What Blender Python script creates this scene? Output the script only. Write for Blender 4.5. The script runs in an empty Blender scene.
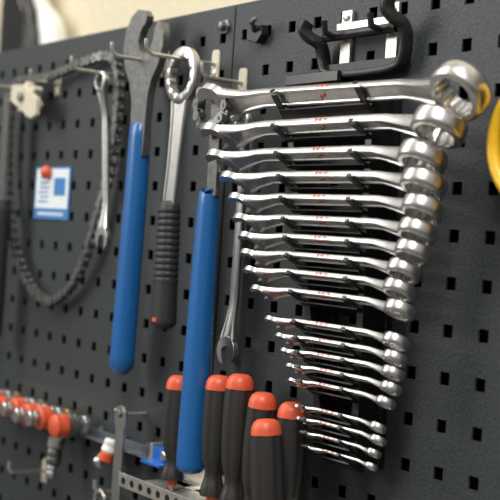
import bpy, bmesh, math, random
from mathutils import Vector, Matrix
random.seed(3)
SC=bpy.context.scene
V=Vector
# ---------------------------------------------------------------- materials
def mat(name,col,metal=0,rough=.5,noise=None,bump=0,nscale=200,spec=.5,coat=0):
    m=bpy.data.materials.new(name);m.use_nodes=True
    nt=m.node_tree;b=nt.nodes['Principled BSDF']
    b.inputs['Base Color'].default_value=(*col,1)
    b.inputs['Metallic'].default_value=metal
    b.inputs['Roughness'].default_value=rough
    b.inputs['Specular IOR Level'].default_value=spec
    b.inputs['Coat Weight'].default_value=coat
    b.inputs['Coat Roughness'].default_value=.15
    tc=nt.nodes.new('ShaderNodeTexCoord')
    n=nt.nodes.new('ShaderNodeTexNoise');n.inputs['Scale'].default_value=nscale;n.inputs['Detail'].default_value=4
    nt.links.new(tc.outputs['Object'],n.inputs['Vector'])
    if noise:
        r=nt.nodes.new('ShaderNodeValToRGB')
        r.color_ramp.elements[0].position=.3;r.color_ramp.elements[1].position=.7
        r.color_ramp.elements[0].color=(*[c*(1-noise) for c in col],1)
        r.color_ramp.elements[1].color=(*[min(1,c*(1+noise)) for c in col],1)
        nt.links.new(n.outputs['Fac'],r.inputs['Fac']);nt.links.new(r.outputs['Color'],b.inputs['Base Color'])
    if bump:
        bp=nt.nodes.new('ShaderNodeBump');bp.inputs['Strength'].default_value=bump;bp.inputs['Distance'].default_value=.0005
        nt.links.new(n.outputs['Fac'],bp.inputs['Height']);nt.links.new(bp.outputs['Normal'],b.inputs['Normal'])
    return m
BOARD=mat('powder_coated_slate',(.034,.040,.044),0,.5,.4,.9,380,spec=.4)
HOLESHADE=mat('hole_shade_sheet',(.003,.003,.004),0,.9,spec=.1)  # near-black colour standing in for the shade behind the holes
CHROME=mat('satin_chrome',(.68,.67,.65),1,.31,.08,.08,120)
STEEL=mat('brushed_steel',(.60,.60,.59),1,.33,.12,.1,150)
DSTEEL=mat('phosphate_steel',(.17,.17,.165),.75,.42,.25,.3,150)
IRON=mat('black_iron',(.03,.03,.031),.5,.38,.2,.2,150)
ZINC=mat('zinc_plate',(.60,.58,.52),.85,.38,.15,.1,100)
DZINC=mat('dull_grey_rail',(.16,.18,.21),.6,.45,.15,.1,100)
CREAM=mat('cream_plastic',(.62,.58,.46),0,.45,.05)
BLUE=mat('blue_vinyl_grip',(.010,.110,.34),0,.34,.05,.1,300,coat=.3)
RUB=mat('black_rubber',(.018,.018,.02),0,.55,.1,.3,400)
BLK=mat('black_plastic',(.009,.009,.010),0,.28,.1,.05,200)
HAND=mat('charcoal_handle',(.030,.028,.027),0,.40,.1,.2,500)
RED=mat('red_orange_plastic',(.65,.095,.035),0,.42,.08)
BRASS=mat('brass',(.62,.42,.18),1,.35,.1)
CHAIN=mat('oiled_chain',(.22,.23,.22),.9,.34,.35,.2,200)
PAPER=mat('white_paper',(.72,.78,.82),0,.7,.03)
PBLUE=mat('printed_blue',(.04,.2,.5),0,.6)
YEL=mat('yellow_plastic',(.85,.5,.02),0,.35,.04)
WHT=mat('white_plastic',(.8,.8,.77),0,.4,.03)
MBLUE=mat('blue_enamel',(.01,.12,.45),0,.35)
WALL=mat('beige_paint',(.72,.65,.48),0,.85,.05,.2,60)
FLOOR=mat('concrete_floor',(.22,.21,.2),0,.7,.2,.3,8)
RMARK=mat('red_lettering',(.60,.07,.015),0,.5)
# ---------------------------------------------------------------- builder
class B:
    def __init__(s): s.bm=bmesh.new();s.mats=[]
    def mi(s,m):
        if m not in s.mats: s.mats.append(m)
        return s.mats.index(m)
    def face(s,vs,m):
        try:
            f=s.bm.faces.new(vs);f.material_index=s.mi(m);f.smooth=True;return f
        except ValueError: pass
    def sweep(s,pts,sec,scales,side,m,closed=False,caps=True):
        pts=[V(p) for p in pts];n=len(pts);rings=[]
        for i,p in enumerate(pts):
            if closed: t=(pts[(i+1)%n]-pts[i-1])
            else: t=pts[min(i+1,n-1)]-pts[max(i-1,0)]
            t.normalize();sd=side[i] if isinstance(side,list) else side
            a=V(sd);a=(a-a.dot(t)*t).normalized();bb=t.cross(a)
            sa,sb=scales[i] if isinstance(scales,list) else scales
            rings.append([s.bm.verts.new(p+a*x*sa+bb*y*sb) for x,y in sec])
        k=len(sec)
        for i in range(n if closed else n-1):
            r0,r1=rings[i],rings[(i+1)%n]
            for j in range(k): s.face((r0[j],r0[(j+1)%k],r1[(j+1)%k],r1[j]),m)
        if caps and not closed:
            s.face(rings[0][::-1],m);s.face(rings[-1],m)
    def tube(s,pts,r,m,seg=12,side=(0.01,1,0.02),closed=False):
        sec=[(math.cos(2*math.pi*i/seg),math.sin(2*math.pi*i/seg)) for i in range(seg)]
        sc=[(q,q) for q in r] if isinstance(r,list) else (r,r)
        s.sweep(pts,sec,sc,side,m,closed)
    def lathe(s,c,axis,prof,m,seg=40,closed=False,star=None,ref=None,sx=1,sy=1):
        c=V(c);ax=V(axis).normalized()
        a=V(ref) if ref else (V((1,0,0)) if abs(ax.x)<.9 else V((0,0,1)))
        a=(a-a.dot(ax)*ax).normalized();bb=ax.cross(a);rings=[]
        for r,h in prof:
            ring=[]
            for i in range(seg):
                t=2*math.pi*i/seg;rr=r
                if star and abs(r-star)<1e-6: rr=r*(1+.10*abs(((t/(2*math.pi)*12)%1)-.5)*2)
                ring.append(s.bm.verts.new(c+ax*h+a*rr*sx*math.cos(t)+bb*rr*sy*math.sin(t)))
            rings.append(ring)
        n=len(prof)
        for i in range(n if closed else n-1):
            r0,r1=rings[i],rings[(i+1)%n]
            for j in range(seg): s.face((r0[j],r0[(j+1)%seg],r1[(j+1)%seg],r1[j]),m)
        if not closed: s.face(rings[0][::-1],m);s.face(rings[-1],m)
    def prism(s,poly,o,ux,uy,T,m):
        o=V(o);ux=V(ux);uy=V(uy);n=ux.cross(uy).normalized()
        A=[s.bm.verts.new(o+ux*x+uy*y-n*T/2) for x,y in poly]
        C=[s.bm.verts.new(o+ux*x+uy*y+n*T/2) for x,y in poly]
        s.face(A[::-1],m);s.face(C,m);k=len(poly)
        for i in range(k): s.face((A[i],A[(i+1)%k],C[(i+1)%k],C[i]),m)
    def box(s,c,d,m,rot=None):
        c=V(c);vs=[]
        for x in(-.5,.5):
            for y in(-.5,.5):
                for z in(-.5,.5):
                    q=V((x*d[0],y*d[1],z*d[2]))
                    if rot: q=rot@q
                    vs.append(s.bm.verts.new(c+q))
        for f in((0,1,3,2),(4,6,7,5),(0,4,5,1),(2,3,7,6),(0,2,6,4),(1,5,7,3)): s.face([vs[i] for i in f],m)
    def done(s,name,bevel=0,sharp=40):
        bmesh.ops.recalc_face_normals(s.bm,faces=s.bm.faces)
        me=bpy.data.meshes.new(name);s.bm.to_mesh(me);s.bm.free()
        for m in s.mats: me.materials.append(m)
        o=bpy.data.objects.new(name,me);SC.collection.objects.link(o)
        if bevel:
            md=o.modifiers.new('bevel','BEVEL');md.width=bevel;md.segments=2;md.limit_method='ANGLE';md.angle_limit=math.radians(sharp);md.harden_normals=True
        else: me.set_sharp_from_angle(angle=math.radians(sharp))
        return o
def superell(n=20,e=2.6):
    out=[]
    for i in range(n):
        t=2*math.pi*i/n;c,s_=math.cos(t),math.sin(t)
        out.append((math.copysign(abs(c)**(2/e),c),math.copysign(abs(s_)**(2/e),s_)))
    return out
HSEC=[(1,.6),(.88,1),(.66,1),(.56,.62),(-.56,.62),(-.66,1),(-.88,1),(-1,.6),(-1,-.6),(-.88,-1),(-.66,-1),(-.56,-.62),(.56,-.62),(.66,-1),(.88,-1),(1,-.6)]
def arc(cx,cy,r,a0,a1,n):
    return [(cx+r*math.cos(math.radians(a0+(a1-a0)*i/n)),cy+r*math.sin(math.radians(a0+(a1-a0)*i/n))) for i in range(n+1)]
def smoothpath(P,n=8):
    P=[V(p) for p in P];out=[]
    for i in range(len(P)-1):
        p0=P[max(i-1,0)];p1=P[i];p2=P[i+1];p3=P[min(i+2,len(P)-1)]
        for k in range(n):
            t=k/n
            out.append(.5*((2*p1)+(p2-p0)*t+(2*p0-5*p1+4*p2-p3)*t*t+(3*p1-p0-3*p2+p3)*t**3))
    out.append(P[-1]);return out
# ---------------------------------------------------------------- room
b=B();b.box((0,.365,.4),(5,.03,3.4),WALL);b.done('wall_back')
b=B();b.box((0,-1,-1.32),(5,5,.04),FLOOR);b.done('floor')
# ---------------------------------------------------------------- pegboard panels
PX,PZ=.006,-.014;P=.038;H=.0106
def panel(x0,x1,name):
    b=B();bot=-.014-.038*13-.028;top=.246
    ks=[k for k in range(-60,40) if x0+.008<PX+k*P-H/2 and PX+k*P+H/2<x1-.008]
    js=[j for j in range(-13,7) if PZ+j*P<top-.01]
    xs=[x0]+sum([[PX+k*P-H/2,PX+k*P+H/2] for k in ks],[])+[x1]
    zs=[bot]+sum([[PZ+j*P-H/2,PZ+j*P+H/2] for j in js],[])+[top]
    bm=b.bm;T=.0018
    Fv=[[bm.verts.new((x,0,z)) for z in zs] for x in xs]
    Bv=[[bm.verts.new((x,T,z)) for z in zs] for x in xs]
    for i in range(len(xs)-1):
        for j in range(len(zs)-1):
            if i%2==1 and j%2==1:
                q=[(i,j),(i+1,j),(i+1,j+1),(i,j+1)]
                for a in range(4):
                    p0,p1=q[a],q[(a+1)%4]
                    b.face((Fv[p0[0]][p0[1]],Fv[p1[0]][p1[1]],Bv[p1[0]][p1[1]],Bv[p0[0]][p0[1]]),BOARD)
            else:
                b.face((Fv[i][j],Fv[i+1][j],Fv[i+1][j+1],Fv[i][j+1]),BOARD)
                b.face((Bv[i][j],Bv[i][j+1],Bv[i+1][j+1],Bv[i+1][j]),BOARD)
    for f in bm.faces:f.smooth=False
    b.box(((x0+x1)/2,.0115,top-.0009),(x1-x0,.02,.0018),BOARD)
    b.box(((x0+x1)/2,.0115,bot+.0009),(x1-x0,.02,.0018),BOARD)
    b.box((x0+.0009,.0115,(top+bot)/2),(.0018,.02,top-bot),BOARD)
    b.box((x1-.0009,.0115,(top+bot)/2),(.0018,.02,top-bot),BOARD)
    b.box(((x0+x1)/2,.024,(top+bot)/2),(x1-x0,.003,top-bot),HOLESHADE)  # added sheet behind the holes, coloured to make them read as dark
    return b.done(name,sharp=30)
panel(-1.27,-.0517,'pegboard_panel')
panel(-.0493,.75,'pegboard_panel')
for x in(-1.1,-.05,.6):
    b=B();b.box((x,.045,-.54),(.05,.038,1.52),BOARD);b.done('steel_post',.002)
# ---------------------------------------------------------------- wrench
def wrench(b,jc,rc,n,Rj,Rr,Tj,Tr,W,T,m=CHROME,bow=.35,flip=1,ang=15,marks=None):
    jc=V(jc);rc=V(rc);n=V(n).normalized();u=(rc-jc).normalized();v=n.cross(u)
    L=(rc-jc).length;pts=[];sc=[]
    for i in range(25):
        t=i/24;s=Rj*.75+(L-Rj*.75-Rr*.85)*t
        off=-bow*Rr*min(1,math.sin(math.pi*min(max(t,0),1))*1.9)
        pts.append(jc+u*s+n*off)
        e=max(0,1-t/.16);e2=max(0,(t-.84)/.16)
        sc.append((W/2*(1-.15*t)*(1+.85*e*e+.55*e2*e2),T/2*(1+.45*e+.7*e2)))
    b.sweep(pts,HSEC,sc,[v]*25,m)
    if marks:
        rot=Matrix((u,v,n)).transposed()
        for k,(o,l,h) in enumerate([(0,.0024,.9),(.0034,.0014,.6),(.0056,.0020,.8),(.0095,.0012,.5),(.0118,.0018,.7)]):
            q=jc+u*((marks-jc.x)+o*1.1)-n*bow*Rr;tt=((marks-jc.x)/L);w=W/2*(1-.15*tt)
            if k<3: b.box(q+n*(T/2*.62)+v*w*.15*(k-1),(l,w*.55*h,.0007),RMARK,rot)
            b.box(q+v*w*(1 if v.y<0 else -1),(l,.0007,T*.62*h),RMARK,rot)
    s=.52*Rj;a0=math.degrees(math.asin(s/Rj));
    poly=arc(0,0,Rj,a0,360-a0,30)
    poly+=[(.25*Rj,-s)]+[(-.02*Rj-.3*Rj*math.cos(math.radians(a)),s*math.sin(math.radians(a))) for a in(-70,-35,0,35,70)]+[(.25*Rj,s)]
    c,sn=math.cos(math.radians(180+ang*flip)),math.sin(math.radians(180+ang*flip))
    poly=[(x*c-y*sn,x*sn+y*c) for x,y in poly]
    b.prism(poly,jc,u,v,Tj,m)
    ri=Rr*.64;h=Tr/2
    b.lathe(rc,n,[(ri*1.001,-h*.8),(ri*1.12,-h),(Rr*.88,-h),(Rr*.97,-h*.8),(Rr,-h*.4),(Rr,h*.4),(Rr*.97,h*.8),(Rr*.88,h),(ri*1.12,h),(ri*1.001,h*.8)],m,seg=72,closed=True,star=ri*1.001)
WR=[(-35,309,137,132),(-23,290,106,106),(-12,274,82,82),(12,277,62,62),(27,278,43,43),(36,274,25,25),(46,271,9,9),(50,262,-6,-6),(57,258,-21,-21),(69,260,-37,-37),(92,258,-62,-62),(108,258,-75,-75),(116,257,-87,-87),(125,256,-99,-99),(129,251,-111,-111),(139,244,-132,-132),(143,245,-142,-142),(149,241,-153,-153),(159,239,-164,-164)]
def tilt(i): return math.radians(50 if i==0 else 27)
for i,(xl,xr,zl,zr) in enumerate(WR):
    xl,xr,zl,zr=[q/1000 for q in(xl,xr,zl,zr)]
    Lw=xr-xl;R=(.069 if i<4 else .067)*Lw
    t=tilt(i)
    n=V((0,-math.sin(t),-math.cos(t)))
    b=B();wrench(b,(xl+R*1.0,-.042,zl),(xr,-.042,zr),n,R*.97,R,R*.34,R*.78,R*.80,R*.33,marks=.140+.0022*i+.003*(i%2))
    b.done('combination_wrench',.0005)
# ---------------------------------------------------------------- wrench organizer
b=B()
zt,zb=.146,-.174
def lx(z): f=(zt-z)/(zt-zb);return .078+f*.085
def rx(z): f=(zt-z)/(zt-zb);return .200+f*.008
zz=[(w[2]+w[3])/2000 for w in WR]
for f in(lx,rx):
    o=0 if f is lx else -.006
    b.prism([(f(zt)+o-.004,zt),(f(zt)+o+.004,zt),(f(zb)+o+.004,zb),(f(zb)+o-.004,zb)],(0,-.018,0),(1,0,0),(0,0,1),.022,BLK)
    b.prism([(f(zt)+o-.009,zt),(f(zt)+o+.009,zt),(f(zb)+o+.008,zb),(f(zb)+o-.008,zb)],(0,-.004,0),(1,0,0),(0,0,1),.006,BLK)
for i,z in enumerate(zz):
    t=tilt(i)
    up=V((0,-math.cos(t),math.sin(t)));nn=V((0,-math.sin(t),-math.cos(t)))
    R=.067*(WR[i][1]-WR[i][0])/1000;th=R*.34
    rot=Matrix((V((1,0,0)),up,-nn)).transposed()
    base=V((0,-.042,z))+nn*(th/2-.35*R+.0012)
    for x in(lx(z),rx(z)-.006):
        b.box(base+V((x,0,0))-up*.010,(.008,.034,.0016),BLK,rot)
        b.box(base+V((x,0,0))+up*(R*.42+.0015)-nn*.0008,(.005,.0014,.0034),BLK,rot)
    b.box(base+V(((lx(z)+rx(z))/2-.003,0,0))-up*.017+nn*.0012,(rx(z)-lx(z),.018,.0016),BLK,rot)
    b.box(((lx(z)+rx(z))/2-.003,-.004,z-.003),(rx(z)-lx(z),.005,.0075),BLK)
b.done('wrench_organizer',.0004)
# ---------------------------------------------------------------- hooks
def hook(x,z,l,name='pegboard_hook',pr=.0022,m=ZINC,plate=CREAM,dz=0):
    b=B()
    b.prism([(-.006,-.014),(.006,-.014),(.006,.012),(.004,.015),(-.004,.015),(-.006,.012)],(x,-.0012,z-dz),(1,0,0),(0,0,1),.002,plate)
    b.tube([(x,-.001,z),(x,-l*.5,z),(x,-l+.008,z),(x,-l+.003,z+.002),(x,-l,z+.006),(x,-l,z+.014)],pr,m,side=(1,0,0))
    b.lathe((x,-.002,z-.009-dz),(0,-1,0),[(.0035,0),(.0035,.001),(.002,.0016)],ZINC,seg=16)
    return b.done(name)
hook(-.279,.190,.062);hook(-.178,.196,.068);hook(-.079,.1875,.085);hook(-.029,.165,.05)
hook(-.430,.190,.04);hook(-.535,.19,.045)
# ---------------------------------------------------------------- hanging combination wrenches
b=B();wrench(b,(-.253,-.022,.0),(-.279,-.022,.1805),(0,-1,0),.0135,.0125,.006,.008,.011,.0045,flip=-1,m=STEEL);b.done('combination_wrench',.0005)
b=B();wrench(b,(-.010,-.012,-.100),(-.008,-.012,.125),(0,-1,0),.0145,.012,.006,.009,.012,.005,flip=1);b.done('combination_wrench',.0005)
# ---------------------------------------------------------------- pedal wrench
b=B();y=-.03
head=[(-.014,-.130),(.014,-.130),(.015,-.09),(.017,-.065),(.022,-.050),(.034,-.034),(.041,-.016),(.041,.0),(.036,.010),(.028,.012),(.022,.004),(.021,-.008),(.014,-.017),(.003,-.020),(-.007,-.016),(-.010,-.006),(-.005,.006),(.004,.013),(.006,.020),(-.002,.027),(-.014,.029),(-.027,.022),(-.037,.008),(-.040,-.012),(-.035,-.032),(-.023,-.050),(-.016,-.07)]
b.prism(head,(-.172,y,.222),(1,0,0),(0,0,1),.009,DSTEEL)
S=superell(24,2.4)
pp=smoothpath([(-.172,y,.128),(-.1735,y,.05),(-.177,y,-.04),(-.181,y,-.145)],8)
n=len(pp);sc=[]
for i in range(n):
    t=i/(n-1);e=max(0,1-t/.06);w=.0122+.0024*t;g=1-.35*e*e
    if t>.965: g*=.8 if t<.99 else .45
    sc.append((w*g,(.0108+.0015*t)*g))
b.sweep(pp,S,sc,(1,0,0),BLUE)
b.done('pedal_wrench',.0008,50)
# ---------------------------------------------------------------- headset ring wrench
b=B();y=-.04
b.lathe((-.079,y,.171),(0,-1,0),[(.0180,-.0035),(.0195,-.0045),(.0268,-.0045),(.029,-.0028),(.029,.0028),(.0268,.0045),(.0195,.0045),(.0180,.0035)],CHROME,seg=96,closed=True,star=.0180)
pp=[(-.0795,y,.149),(-.081,y,.12),(-.084,y,.08),(-.0885,y,.03)]
b.sweep(pp,HSEC,[(.015,.0035),(.012,.0034),(.0105,.0034),(.0105,.0034)],(1,0,0),CHROME)
gp=[];gs=[];N=60
for i in range(N+1):
    t=i/N;gp.append((-.0888+.004*t,y,.044-.130*t))
    r=.0123+.0015*t
    if t<.62 and t>.04: r+=.0005*(1 if (i%3) else -1)
    e=1-.5*max(0,(t-.95)/.05)**2-.3*max(0,(.04-t)/.04)
    gs.append((r*e,(r-.0025)*e))
b.sweep(gp,S,gs,(1,0,0),RUB)
b.box((-.0855,y-.0108,-.077),(.007,.002,.004),RED)
b.done('headset_wrench')
# ---------------------------------------------------------------- chains
def chain(b,path,pitch=.0127,n_ax=V((0,-1,0)),m=CHAIN,k_=1):
    path=[V(p) for p in path];d=[0]
    for i in range(1,len(path)): d.append(d[-1]+(path[i]-path[i-1]).length)
    def at(s):
        for i in range(1,len(d)):
            if d[i]>=s:
                f=(s-d[i-1])/max(1e-9,d[i]-d[i-1]);return path[i-1].lerp(path[i],f)
        return path[-1]
    k=int(d[-1]/pitch);pin=[at(i*pitch) for i in range(k+1)]
    fig=arc(.5,0,.40,-140,140,8)+arc(-.5,0,.40,40,320,8)
    for i in range(k):
        c=(pin[i]+pin[i+1])/2;u=(pin[i+1]-pin[i]).normalized();v=n_ax.cross(u).normalized()
        o=.0042 if i%2 else .0028
        for s in(-1,1): b.prism([(x*pitch,y*pitch*k_) for x,y in fig],c+n_ax*o*s,u,v,.0012,m)
    for q in pin: b.lathe(q-n_ax*.0055,n_ax,[(.0019,0),(.0019,.0030),(.0039,.0031),(.0039,.0079),(.0019,.0080),(.0019,.011)],m,seg=12)
b=B();y=-.04
b.prism([(-.0075,-.095),(.0075,-.095),(.008,-.02),(.0095,0),(.006,.010),(-.003,.012),(-.009,.004),(-.0085,-.02)],(-.012,y,.145),(1,0,.0),(.0,0,1),.005,DSTEEL)
pp=[(-.017,y,.052),(-.018,y,.048),(-.019,y,.0),(-.020,y,-.10),(-.021,y,-.19),(-.021,y,-.213),(-.021,y,-.2185),(-.021,y,-.2205)]
sc=[(.008,.007),(.0112,.0095),(.012,.0105),(.0135,.012),(.0142,.0128),(.0142,.0128),(.0118,.0105),(.007,.006)]
b.sweep(smoothpath(pp,5),S,[sc[min(7,i//5)] if i%5==0 else tuple((sc[i//5][k]*(1-(i%5)/5)+sc[min(7,i//5+1)][k]*(i%5)/5) for k in(0,1)) for i in range(36)],(1,0,0),BLUE)
cp_=smoothpath([(-.012,y-.002,.150),(-.030,y-.003,.155),(-.040,y-.004,.140),(-.032,y-.006,.122),(-.015,y-.010,.115),(.006,y-.008,.122),(.012,y-.006,.140),(.004,y-.004,.156)],6)
chain(b,cp_,m=DSTEEL)
b.done('chain_whip')
b=B()
chain(b,smoothpath([(-.535,-.014,.190),(-.540,-.014,.12),(-.526,-.014,.045),(-.496,-.014,-.020),(-.450,-.014,-.065),(-.395,-.014,-.082),(-.345,-.014,-.066),(-.310,-.014,-.030),(-.285,-.014,.02),(-.268,-.010,.08),(-.258,-.010,.14),(-.262,-.010,.19),(-.285,-.010,.212),(-.34,-.014,.208),(-.43,-.014,.197),(-.50,-.014,.198),(-.533,-.014,.192)],8),k_=1.15)
b.done('bicycle_chain')
b=B()
b.prism([(-.009,-.12),(.009,-.12),(.009,.02),(.005,.03),(-.005,.03),(-.009,.02)],(-.512,-.03,.15),(1,0,0),(0,0,1),.005,DSTEEL)
b.sweep(smoothpath([(-.512,-.03,.04),(-.513,-.03,-.03),(-.515,-.03,-.145)],10),S,[(.011,.009)]*2+[(.013,.011)]*17+[(.012,.010),(.007,.006)],(1,0,0),RUB)
b.done('chain_whip')
# ---------------------------------------------------------------- cream spool piece hung at left
b=B()
star=[]
for i in range(24):
    a=2*math.pi*i/24;r=.023 if (i//2)%2 else .015
    star.append((r*math.cos(a)*1.2,r*math.sin(a)))
b.prism(star,(-.468,-.02,.170),(1,0,0),(0,0,1),.012,CREAM)
b.prism([(-.034,-.006),(.030,-.026),(.044,-.020),(.042,.000),(.0,.016),(-.034,.014)],(-.468,-.029,.172),(1,0,-.1),(.1,0,1),.006,CREAM)
b.lathe((-.468,-.032,.172),(0,-1,0),[(.006,0),(.006,.004),(.003,.005)],DSTEEL,seg=20)
b.done('plastic_spool',.001)
# ---------------------------------------------------------------- note + magnet
b=B();b.box((-.4275,-.0012,.052),(.094,.0012,.066),PBLUE)
b.box((-.4275,-.0020,.0575),(.088,.0006,.050),PAPER)
b.box((-.406,-.0025,.060),(.030,.0004,.022),PBLUE)
for k in range(6): b.box((-.450+.003*(k%2),-.0025,.041+.006*k),(.028-.005*(k%3==1),.0004,.0018),PBLUE)
for k in range(9): b.box((-.460+.0078*k,-.0020,.0255),(.005,.0006,.004),PAPER)
b.done('paper_note')
b=B();b.lathe((-.438,-.002,.078),(0,-1,0),[(.007,0),(.0085,.002),(.0085,.006),(.006,.009),(.002,.010)],RED,seg=24);b.done('round_magnet')
# ---------------------------------------------------------------- seam bolts / eyelets
def eyelet(x,z,m,r=.007):
    b=B();b.lathe((x,0,z),(0,-1,0),[(r*.5,-.001),(r*.5,.002),(r*.85,.0032),(r,.001),(r,-.001)],m,seg=28,closed=True);b.lathe((x,-.0005,z),(0,-1,0),[(r*.45,0),(r*.45,.0006)],BLK,seg=16);b.done('brass_eyelet')
eyelet(-.016,.006,BRASS);eyelet(.010,-.003,BRASS,.005)
b=B();b.lathe((-.066,0,.225),(0,-1,0),[(.008,0),(.008,.002),(.005,.0025),(.005,.008),(.003,.009)],DSTEEL,seg=6);b.done('hex_bolt',.0005)
b=B();b.prism([(-.012,-.006),(.004,-.010),(.012,-.002),(.010,.008),(.002,.004),(-.006,.010),(-.013,.006)],(-.003,-.005,.211),(1,0,.0),(0,0,1),.010,BLK)
b.tube([(-.003,-.010,.213),(.006,-.02,.22),(.013,-.02,.222)],.0025,DSTEEL);b.done('spring_clip',.001)
# ---------------------------------------------------------------- double tool holder upper right
b=B()
x0,x1=.102,.212
RS=superell(16,5)
b.sweep(smoothpath([(x0-.002,-.026,.208),(x0-.003,-.028,.201),(x0-.001,-.024,.195),(x0+.002,-.014,.190),(x0+.003,-.010,.182),(x0+.005,-.009,.172),(x0+.013,-.009,.163),(.155,-.009,.160),(x1-.012,-.009,.162),(x1-.002,-.009,.170),(x1,-.010,.187),(x1-.001,-.014,.197),(x1-.003,-.024,.202),(x1-.005,-.028,.208),(x1-.005,-.028,.216)],6),RS,(.0065,.0034),(0,1,0),IRON)
b.box((.157,-.008,.166),(.10,.004,.010),IRON)
b.tube([(.112,-.014,.195),(.205,-.014,.195)],.0045,IRON)
b.box((.157,-.006,.203),(.075,.004,.008),STEEL)
for x in(.128,.188):
    b.box((x,-.0025,.194),(.013,.003,.050),ZINC);b.lathe((x,-.004,.213),(0,-1,0),[(.004,0),(.004,.0012),(.002,.002)],STEEL,seg=16)
    b.tube([(x,-.003,.195),(x,-.018,.194),(x,-.028,.196),(x,-.030,.206)],.003,IRON,side=(1,0,0))
b.done('double_tool_holder',.0008,50)
b=B();b.box((.10,-.008,.156),(.075,.016,.004),BLK);b.box((.10,-.017,.159),(.075,.003,.010),BLK);b.done('label_strip',.001)
# ---------------------------------------------------------------- yellow coil
b=B()
for k in range(2):
    b.lathe((.373,-.008-.011*k,.096),(0,-1,0),[(.048+.0055*math.cos(a*math.pi/6),.0055*math.sin(a*math.pi/6)) for a in range(12)],YEL,seg=64,closed=True)
b.tube([(.373,.002,.137),(.373,-.035,.137),(.373,-.038,.15)],.003,ZINC,side=(1,0,0))
b.done('yellow_cable_coil')
# ---------------------------------------------------------------- screwdrivers + rack
def screwdriver(x,y,ztop,L=.088,r=.0135,lean=0,liney=0):
    b=B();ax=V((lean,liney,-1)).normalized()
    prof=[(.002,0),(.0070,.0006),(.0100,.003),(.0119,.007),(.0126,.0135)]
    k=r/.0135;prof=[(a*k,h) for a,h in prof]
    b.lathe((x,y,ztop),ax,prof,RED,seg=36)
    c=V((x,y,ztop));N=30
    pts=[];sc=[]
    for i in range(N+1):
        t=i/N;h=.0135+(L-.0135)*t
        w=.0128+.0010*math.sin(min(1,t*1.6)*math.pi)-.0042*math.exp(-((t-.80)/.11)**2)-.0006*t
        pts.append(c+ax*h);sc.append((w*k,w*k))
    sec=[]
    for i in range(48):
        a=2*math.pi*i/48;q=1-.085*max(0,math.cos(6*a))**.6;sec.append((q*math.cos(a),q*math.sin(a)))
    b.sweep(pts,sec,sc,(1,0,0),HAND)
    b.tube([c+ax*L,c+ax*(L+.006)],.0055*k,RED,16,side=(1,0,0))
    b.tube([c+ax*(L+.006),c+ax*(L+.12)],.0032,STEEL,12,side=(1,0,0))
    b.done('screwdriver')
for a in[(-.057,-.036,-.130,.104,.0132),(.0105,-.034,-.121,.115,.0140),(.047,-.036,-.115,.122,.0144),(.084,-.036,-.127,.118,.0142,-.05),(.117,-.028,-.131,.116,.0142)]: screwdriver(*a)
screwdriver(.126,-.064,-.143,.118,.0146,.10,.04)
b=B()
zr=-.246
b.box((.06,-.0015,zr+.006),(.33,.003,.03),ZINC)
for xa,xb in[(-.105,-.064),(-.050,.003),(.018,.039),(.053,.069),(.083,.109),(.150,.225)]:
    b.box(((xa+xb)/2,-.036,zr),(xb-xa,.066,.0018),ZINC)
b.box((.06,-.0085,zr),(.33,.014,.0018),ZINC);b.box((.06,-.062,zr),(.33,.014,.0018),ZINC)
b.box((.06,-.069,zr+.005),(.33,.0015,.014),ZINC)
for k in range(20): b.lathe((-.095+k*.0165,-.0698,zr+.005),(0,-1,0),[(.0036,0),(.0036,.0006)],BLK,seg=14)
b.done('screwdriver_rack',.0003)
b=B();b.box((-.110,-.008,-.222),(.036,.016,.014),MBLUE);b.box((-.110,-.022,-.229),(.036,.018,.003),MBLUE);b.box((-.132,-.008,-.222),(.006,.016,.02),ZINC)
b.lathe((-.104,-.016,-.221),(0,-1,0),[(.006,0),(.006,.002),(.0045,.004)],STEEL,seg=20);b.done('blue_rack_bracket',.0006)
# ---------------------------------------------------------------- thin flat wrench
b=B()
b.prism([(-.0085,-.16),(.0085,-.16),(.0085,-.015),(.012,-.004),(.011,.006),(.004,.011),(-.004,.011),(-.011,.006),(-.012,-.004),(-.0085,-.015)],(-.174,-.030,-.190),(1,0,0),(0,0,1),.003,CHROME)
b.lathe((-.174,-.0318,-.188),(0,-1,0),[(.0035,0),(.0035,.0006)],BLK,seg=16);b.done('flat_cone_wrench',.0005)
b=B();b.tube([(-.174,-.0002,-.188),(-.174,-.032,-.188),(-.174,-.038,-.182)],.002,ZINC,side=(1,0,0));b.done('pegboard_hook')
# ---------------------------------------------------------------- coupler rail + couplers
b=B();b.box((-.345,-.004,-.226),(.42,.003,.010),DZINC);b.box((-.345,-.010,-.2305),(.42,.014,.0016),DZINC)
for k in range(8): b.box((-.53+k*.053,-.0015,-.226),(.01,.003,.016),DZINC)
b.done('coupler_rail',.0005)
def coupler(x,z,L,r,cols,ax=(0,-1,0),y=-.010):
    b=B();h=0;axv=V(ax).normalized();c=V((x,y,z))
    for(m,f,rr) in cols:
        l=L*f;q=r*rr
        b.lathe(c+axv*h,axv,[(q*.8,0),(q,l*.12),(q,l*.45),(q*.93,l*.5),(q,l*.55),(q,l*.88),(q*.8,l)],m,seg=24);h+=l*.98
    b.done('hose_coupler')
C1=[(BRASS,.2,.8),(STEEL,.28,1),(RED,.27,1.1),(STEEL,.25,.7)]
C2=[(STEEL,.3,.8),(DSTEEL,.30,1),(RED,.40,1.0)]
for i,(x,cc) in enumerate([(-.505,C1),(-.470,C1),(-.435,C2),(-.400,C1),(-.365,C1),(-.330,C1),(-.285,C2)]):
    coupler(x,-.218+.002*(i%2),.055 if i<6 else .045,.0125 if i<6 else .0135,cc)
coupler(-.318,-.236,.05,.010,[(STEEL,.3,1),(DSTEEL,.4,.9),(STEEL,.3,.6)],(0,-.1,-1),-.03)
coupler(-.215,-.232,.03,.009,[(STEEL,.5,1),(STEEL,.5,.8)],(0,-.8,-.6))
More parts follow.
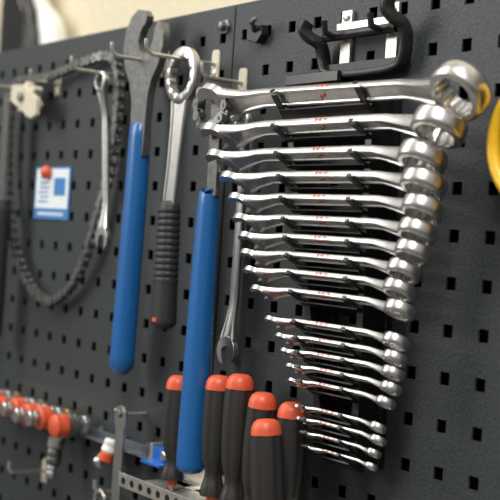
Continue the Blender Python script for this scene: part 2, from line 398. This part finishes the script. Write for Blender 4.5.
coupler(-.200,-.220,.026,.008,[(WHT,.6,1),(RED,.4,1)],(-.1,-.3,-1),-.024)
hook(-.40,-.295,.05)
b=B();wrench(b,(-.225,-.02,-.40),(-.222,-.02,-.292),(0,-1,0),.014,.0135,.006,.009,.012,.005);b.done('combination_wrench',.0005)
hook(-.222,-.283,.03)
# ---------------------------------------------------------------- things behind board, upper left
b=B();b.box((-1.32,.345,.34),(.13,.012,.44),DSTEEL);b.box((-1.32,.338,.34),(.10,.004,.40),BLK);b.done('electrical_panel_box',.003)
b=B()
b.tube(smoothpath([(-1.22,.31,.66),(-1.20,.31,.48),(-1.14,.31,.41),(-1.08,.31,.36),(-1.05,.31,.20)],8),.026,WHT,16,side=(1,0,0))
b.tube(smoothpath([(-1.17,.28,.66),(-1.16,.28,.47),(-1.10,.28,.37),(-1.09,.28,.20)],8),.012,BLK,16,side=(1,0,0))
b.done('hanging_hose')
# ---------------------------------------------------------------- lights
def area(name,loc,tgt,size,power,col=(1,1,1),sy=None):
    l=bpy.data.lights.new(name,'AREA');l.energy=power;l.color=col;l.size=size
    if sy: l.shape='RECTANGLE';l.size_y=sy
    o=bpy.data.objects.new(name,l);SC.collection.objects.link(o);o.location=loc
    o.rotation_euler=(V(tgt)-V(loc)).to_track_quat('-Z','Y').to_euler()
area('added_front_light',(-1.6,-1.9,1.0),(-.2,0,0),1.0,34,(1,.98,.94),1.5)  # unseen area light, added for bright reflections in the metal
area('added_overhead_light',(.9,-1.0,1.7),(.1,0,0),.32,46,(1,.96,.89),1.4)  # added key light from above right, no lamp in view
area('added_overhead_light',(-1.3,-1.0,1.9),(-.6,.1,0),.4,20,(1,.95,.86),1.6)  # second added overhead light, aimed at the left of the board
w=bpy.data.worlds.new('world');SC.world=w;w.use_nodes=True
nt=w.node_tree;bg=nt.nodes['Background']
tc=nt.nodes.new('ShaderNodeTexCoord');sp=nt.nodes.new('ShaderNodeSeparateXYZ');rp=nt.nodes.new('ShaderNodeValToRGB')
mp=nt.nodes.new('ShaderNodeMapRange');mp.inputs[1].default_value=-1;mp.inputs[2].default_value=1
nt.links.new(tc.outputs['Generated'],sp.inputs[0]);nt.links.new(sp.outputs['Z'],mp.inputs[0]);nt.links.new(mp.outputs[0],rp.inputs[0]);nt.links.new(rp.outputs[0],bg.inputs[0])
e=rp.color_ramp.elements;e[0].color=(.08,.08,.08,1);e[0].position=.32;e[1].color=(.84,.83,.80,1);e[1].position=.75
bg.inputs[1].default_value=.55
# ---------------------------------------------------------------- camera
cam=bpy.data.cameras.new('camera');co=bpy.data.objects.new('camera',cam);SC.collection.objects.link(co)
co.matrix_world=Matrix(((.5907,-.047,.8055,.9457),(.8043,-.0459,-.5925,-.6956),(.0648,.9978,.0107,.0125),(0,0,0,1)))
cam.lens=86.4;cam.sensor_width=36;cam.clip_start=.02
cam.dof.use_dof=True;cam.dof.focus_distance=1.07;cam.dof.aperture_fstop=6.8
SC.camera=co
SC.view_settings.view_transform='Standard'
